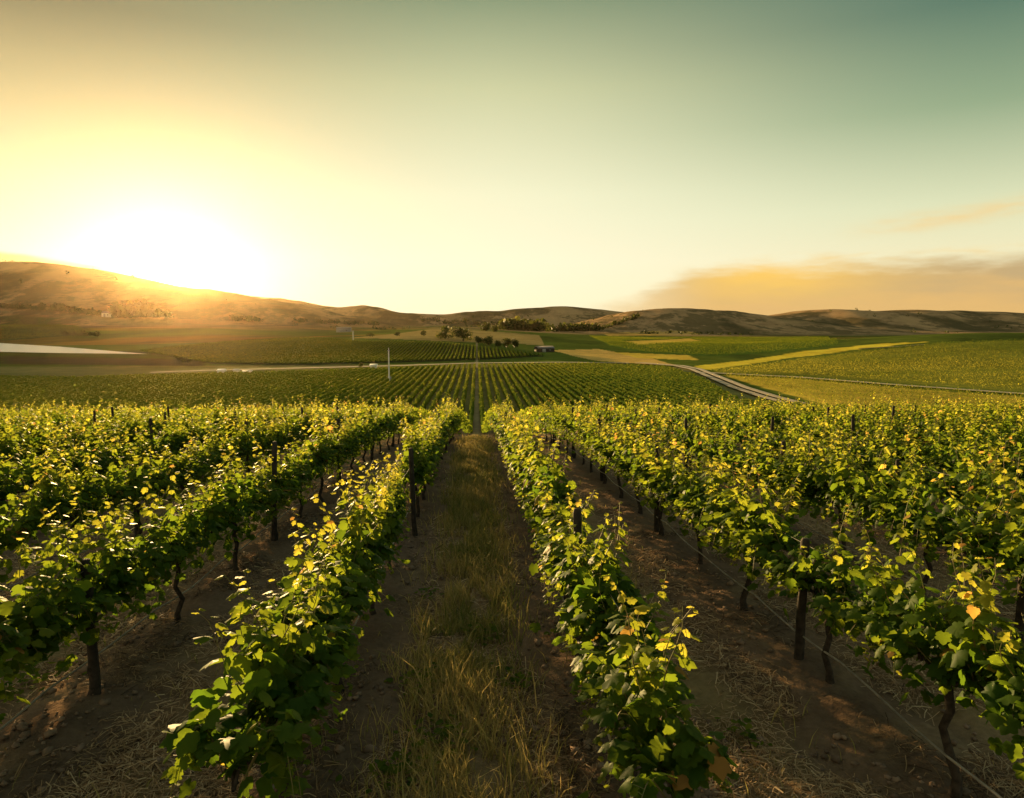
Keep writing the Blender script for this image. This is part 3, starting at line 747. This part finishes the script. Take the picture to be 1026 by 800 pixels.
M_CLOD = simple('soil_clod', (0.13, 0.085, 0.058), (0.3, 0.2, 0.135), 3.0, 0.95, 0)
tag(obj('rubble', b.mesh('rubble', [M_CLOD])), 'crumbled clods and small stones on the brown soil', 'rubble', None, 'stuff')
b = Bag()
for px, py, r_, nl in [(425, 690, .3, 90), (490, 575, .25, 50), (440, 745, .3, 70), (400, 780, .25, 80), (515, 690, .2, 50), (470, 560, .2, 40), (730, 560, .3, 60), (560, 640, .2, 40), (430, 600, .2, 40), (30, 690, .4, 60), (690, 770, .25, 40), (480, 640, .25, 50), (745, 745, .2, 30), (300, 780, .3, 40)]:
    c = pix(px, py); n = nl; rr_ = np.abs(rng.normal(0, r_ * .6, n)); an = rng.uniform(0, 6.28, n)
    x, y = c[0] + rr_ * np.cos(an), c[1] + rr_ * np.sin(an)
    P_ = np.c_[x, y, T(x, y) + rng.uniform(.03, .16, n)]
    od = np.c_[np.cos(an), np.sin(an), rng.uniform(-.1, .6, n)]; nr = np.c_[rng.normal(0, .3, n), rng.normal(0, .3, n), np.ones(n)]
    v, f, ti = leaves(P_, od, nr, rng.uniform(.03, .08, n), np.clip(rng.normal(.3, .15, n), 0, .8), rng, QT, QF); b.add(v, f, 0, ti)
tag(obj('weeds', b.mesh('weeds', [M_LEAF])), 'low green weeds scattered over the near soil', 'weeds', None, 'stuff')

# ------------------------------------------------------------------ distant trees
def tree(px, py, hpx, wpx, label, shape='round', seed=0, group='dark trees on the far side of the valley'):
    rg = np.random.default_rng(seed + 900); c = pix(px, py); D = c[1]; H = hpx / FPX * D; Wd = wpx / FPX * D / 2
    root = bpy.data.objects.new('tree', None); COL.objects.link(root); root.location = (c[0], c[1], G(*c) - .2)
    tag(root, label, 'tree', group)
    b = Bag(); v, f = tube([(0, 0, 0), (.1, 0, H * .2), (0, .1, H * .45), (0, 0, H * .7)], [H * .045, H * .035, H * .025, H * .01], 6); b.add(v, f)
    lobes = []
    for k in range(11):
        a = rg.uniform(0, 6.28); q = rg.uniform(.1, .8) * Wd; zz = rg.uniform(.22, .82) * H
        if shape == 'tall': q *= .7
        p = np.array([math.cos(a) * q, math.sin(a) * q, zz]); lobes.append((p, rg.uniform(.42, .6) * min(Wd, H * .6)))
        v, f = tube([(0, 0, H * .3), p * [.5, .5, .75], p], [H * .018, H * .012, H * .005], 4); b.add(v, f)
    obj('trunk', b.mesh('trunk', [M_BARK]), root)
    P_ = []
    for p, r in lobes:
        n = 90; d = rg.normal(0, 1, (n, 3)); d /= np.linalg.norm(d, axis=1, keepdims=True); P_.append(p + d * r * rg.uniform(.5, 1.1, (n, 1)) * [1, 1, .8])
    P_ = np.vstack(P_); P_[:, 2] = np.clip(P_[:, 2], H * .12, H); n = len(P_)
    v, f, ti = leaves(P_, rg.normal(0, 1, (n, 3)), rg.normal(0, 1, (n, 3)) + [0, 0, .5], rg.uniform(.5, 1.2, n) * H * .10, np.clip(rg.normal(.3, .2, n), 0, .8), rg, QT, QF)
    b = Bag(); b.add(v, f, 0, ti); obj('crown', b.mesh('crown', [M_TREE]), root)
TREES = [
    (446, 340, 13, 17, 'broad dark tree, left one of the pair on the rise behind the dark slope', 'round'),
    (464, 342, 15, 22, 'largest dark round tree on the tan rise, right one of the pair', 'round'),
    (424, 337, 6, 6, 'small lone dark tree on the tan rise left of the tree pair', 'round'),
    (398, 337, 6, 6, 'small dark tree on the rise above the white pole', 'round'),
    (371, 338, 5, 8, 'low dark bushy tree on the rise right of the white post', 'round'),
    (479, 344, 7, 11, 'small dark tree just right of the large tree pair', 'round'),
    (489, 346, 10, 14, 'dark bushy tree in the middle of the row behind the aisle line', 'round'),
    (499, 347, 8, 12, 'low dark tree in the gap of the row left of the barn', 'round'),
    (508, 348, 9, 11, 'dark upright tree second from the barn in the row left of it', 'tall'),
    (516, 348.5, 9, 10, 'dark upright tree nearest the barn in the row left of it', 'tall'),
    (487, 332, 9, 10, 'small tree high on the tan ground behind the tree row', 'round'),
    (497, 333, 8, 12, 'small grey-green tree on the tan ground left of the purple grove', 'round'),
    (545, 331, 7, 10, 'dark tree at the right edge of the grove under the far hills', 'round'),
    (188, 364, 6, 12, 'dark bush-like tree beside the right end of the reservoir', 'round'),
    (180, 361, 4, 9, 'low dark tree at the pointed end of the reservoir', 'round'),
    (362, 368, 5, 6, 'small dark tree beside the farm road left of the white pole', 'round'),
    (958, 436, 18, 12, None, 'x'),
]
for i, (px, py, hp, wp, lb, shp) in enumerate(TREES):
    if shp != 'x': tree(px, py, hp, wp, lb, shp, i)
# woods at the foot of the hills
def woods(name, segs, label):
    b = Bag()
    for (xa_, ya_, xb_, yb_, hpx, n) in segs:
        st_ = [[pix(xa_ + (xb_ - xa_) * u, ya_ + (yb_ - ya_) * u + e_) for u in (0, .25, .5, .75, 1)] for e_ in (-.6, 0, .6)]
        for q in range(n):
            e_ = st_[rng.integers(3)]; u = rng.random(); c = np.array([np.interp(u, (0, .25, .5, .75, 1), [w_[j] for w_ in e_]) for j in (0, 1)]); D = min(c[1], 2300); r = hpx / FPX * D * rng.uniform(.25, .55)
            d = rng.normal(0, 1, (26, 3)); d /= np.linalg.norm(d, axis=1, keepdims=True)
            pts_ = np.array([c[0], c[1], G(*c) + r * .8]) + d * r * rng.uniform(.6, 1.1, (26, 1)); nn = len(pts_)
            v, f, ti = leaves(pts_, rng.normal(0, 1, (nn, 3)), rng.normal(0, 1, (nn, 3)), rng.uniform(.6, 1.3, nn) * r * .7, np.clip(rng.normal(.25, .15, nn), 0, .7), rng, QT, QF)
            b.add(v, f, 0, ti)
    for q in range(520):                     # loose scrub on the hill flanks
        D = rng.choice([1620, 1750, 1900, 2050, 2250, 2700]) + rng.normal(0, 60); x = rng.uniform(-.75, .85) * D
        if fbm(np.array([x / 220]), np.array([D / 160]), 3, 905)[0] < .1: continue
        r = rng.uniform(2, 5.5); d = rng.normal(0, 1, (12, 3)); d /= np.linalg.norm(d, axis=1, keepdims=True)
        v, f, ti = leaves(np.array([x, D, G(x, D) + r * .6]) + d * r * .8, rng.normal(0, 1, (12, 3)), rng.normal(0, 1, (12, 3)), rng.uniform(.6, 1.2, 12) * r * .8, np.clip(rng.normal(.2, .12, 12), 0, .6), rng, QT, QF)
        b.add(v, f, 0, ti)
    return tag(obj(name, b.mesh(name, [M_TREE])), label, 'woods', None, 'stuff')
woods('woods', [(0, 308, 45, 311, 4, 60), (40, 310, 70, 312, 6, 30), (70, 312, 110, 317, 5, 45), (112, 317, 150, 317, 14, 70), (150, 317, 170, 318, 8, 30), (505, 330, 545, 332, 11, 80), (545, 332, 600, 331, 7, 90), (600, 331, 640, 318, 4, 50), (62, 336, 100, 337, 4, 40), (290, 322, 380, 326, 4, 60), (420, 322, 505, 326, 4, 60), (230, 321, 262, 322, 5, 30), (640, 334, 760, 336, 3, 50)],
      'dark far-off woods and hedgerows along the foot of the hills')

# ------------------------------------------------------------------ poles, barn and sheds
M_WHITE = simple('white_paint', (0.72, 0.7, 0.64), (0.82, 0.8, 0.74), 1.2, 0.6, 0)
M_GREY = simple('grey_metal', (0.3, 0.3, 0.29), (0.42, 0.41, 0.4), 3, 0.5, 0)
M_DARK = simple('dark_boards', (0.05, 0.035, 0.03), (0.09, 0.065, 0.05), 1.5, 0.85, 0.1)
M_ROOF = simple('roof_sheet', (0.16, 0.14, 0.13), (0.26, 0.22, 0.2), 1.0, 0.6, 0)
def pole(px, py, hpx, r, label, headed):
    c = pix(px, py); H = hpx / FPX * c[1]
    root = bpy.data.objects.new('wind_machine' if headed else 'utility_pole', None); COL.objects.link(root); root.location = (c[0], c[1], G(*c))
    tag(root, label, 'pole')
    b = Bag(); v, f = tube([(0, 0, -.3), (0, 0, H * .3), (0, 0, H * .7), (0, 0, H)], [r, r * .9, r * .8, r * .7], 12); b.add(v, f)
    obj('mast', b.mesh('mast', [M_WHITE], True), root)
    b = Bag(); v, f = box(0, 0, H + .12, r * 2.2, r * 3, .35); b.add(v, f); obj('gear_box' if headed else 'cap', b.mesh('cap', [M_GREY]), root)
    if headed:
        b = Bag(); v, f = box(0.0, 1.0, 1.0, 1.1, 1.3, 1.4); b.add(v, f); v, f = box(0, 1.0, 1.78, 1.2, 1.4, .12); b.add(v, f); obj('engine_box', b.mesh('engine_box', [M_GREY]), root)
        b = Bag()
        for s in (-1, 1):
            v, f = tube([(0, -.35, H + .1), (.05 * s, -.38, H + .1 + s * .6), (.1 * s, -.40, H + .1 + s * 1.1)], [.06, .14, .05], 4); b.add(v * [1, 1, 1], f)
        obj('blade', b.mesh('blade', [M_WHITE]), root)
pole(390, 383, 31, .3, 'tall slim white pole standing in the valley vines left of the centre', True)
pole(354, 342, 10, .5, 'short white post on the rise beyond the farm road', False)
def shed(name, px, py, wpx, hpx, depth, wallm, roofm, label, cat, door=True, rz=0.0, endm=None):
    c = pix(px, py); D = c[1]; W_ = wpx / FPX * D; H = hpx / FPX * D; ev = H * .68
    root = bpy.data.objects.new(name, None); COL.objects.link(root); root.location = (c[0], c[1] + depth / 2, G(*c) - .15); root.rotation_euler = (0, 0, rz)
    tag(root, label, cat)
    b = Bag(); hw, hd = W_ / 2, depth / 2
    V = np.array([(-hw, -hd, 0), (hw, -hd, 0), (hw, hd, 0), (-hw, hd, 0), (-hw, -hd, ev), (hw, -hd, ev), (hw, hd, ev), (-hw, hd, ev), (-hw, 0, H - .1), (hw, 0, H - .1)])
    b.add(V, np.array([[0, 1, 5, 4], [2, 3, 7, 6], [1, 2, 6, 5], [3, 0, 4, 7]])); b.add(V, np.array([[5, 6, 9], [7, 4, 8]]))
    obj('wall', b.mesh('wall', [wallm]), root)
    if endm:
        b = Bag(); v, f = box(hw + .08, 0, ev * .45, .1, depth * .8, ev * .9); b.add(v, f); obj('end_panel', b.mesh('end_panel', [endm]), root)
    b = Bag(); e = .35
    for s in (-1, 1):
        v = np.array([(-hw - e, 0, H), (hw + e, 0, H), (hw + e, s * (hd + e), ev - .1), (-hw - e, s * (hd + e), ev - .1)]); v2 = v + [0, 0, .15]
        b.add(np.vstack([v, v2]), np.array([[0, 1, 2, 3], [4, 5, 6, 7], [0, 1, 5, 4], [1, 2, 6, 5], [2, 3, 7, 6], [3, 0, 4, 7]]))
    obj('roof', b.mesh('roof', [roofm]), root)
    if door:
        b = Bag(); v, f = box(-W_ * .15, -hd - .04, ev * .42, W_ * .22, .08, ev * .8); b.add(v, f); obj('door', b.mesh('door', [M_GREY]), root)
        b = Bag(); v, f = box(W_ * .22, -hd - .04, ev * .55, W_ * .12, .08, ev * .3); b.add(v, f); obj('window', b.mesh('window', [M_ROOF]), root)
shed('barn', 546, 353, 17, 6, 9, M_DARK, M_ROOF, 'dark low barn with a white end wall beside the tan fields', 'barn', True, R(14), M_WHITE)
shed('farmhouse', 106, 318, 8, 6, 10, M_WHITE, M_ROOF, 'small pale farmhouse below the large left hill', 'house')
shed('farmhouse', 344, 333, 14, 5, 9, M_GREY, M_ROOF, 'low grey-roofed house on the rise behind the dark green slope', 'house')
shed('shed', 221, 374, 6, 4, 3, M_WHITE, M_WHITE, 'small white shed beside the road below the reservoir, left of its twin', 'shed', False)
shed('shed', 247, 375, 8, 3.5, 3, M_WHITE, M_WHITE, 'long low white shed beside the road, furthest right of the three white ones', 'shed', False)
shed('shed', 236, 373, 4, 3, 3, M_WHITE, M_GREY, 'tiny white shed with grey roof between two larger white sheds', 'shed', False)
shed('shed', 374, 369, 6, 4, 3, M_WHITE, M_WHITE, 'small white shed beside the road near the white pole', 'shed', False)

# ------------------------------------------------------------------ haze
m, t, o = new_mat('haze_air')
pv_ = t.nodes.new('ShaderNodeVolumePrincipled')
pv_.inputs['Color'].default_value = (1.0, 0.72, 0.42, 1); pv_.inputs['Density'].default_value = 7.5e-6; pv_.inputs['Anisotropy'].default_value = 0.9
pv_.inputs['Absorption Color'].default_value = (0.5, 0.4, 0.3, 1)
t.links.new(pv_.outputs[0], o.inputs['Volume'])
v, f = box(0, 2400, 190, 9000, 5300, 480)
tag(obj('haze', mesh_np('haze', v, f, [m])), 'warm evening haze filling the valley', 'haze', None, 'stuff')
print('vines', sum(len(a) for a in vineYs.values()), 'ground verts', nx * ny)
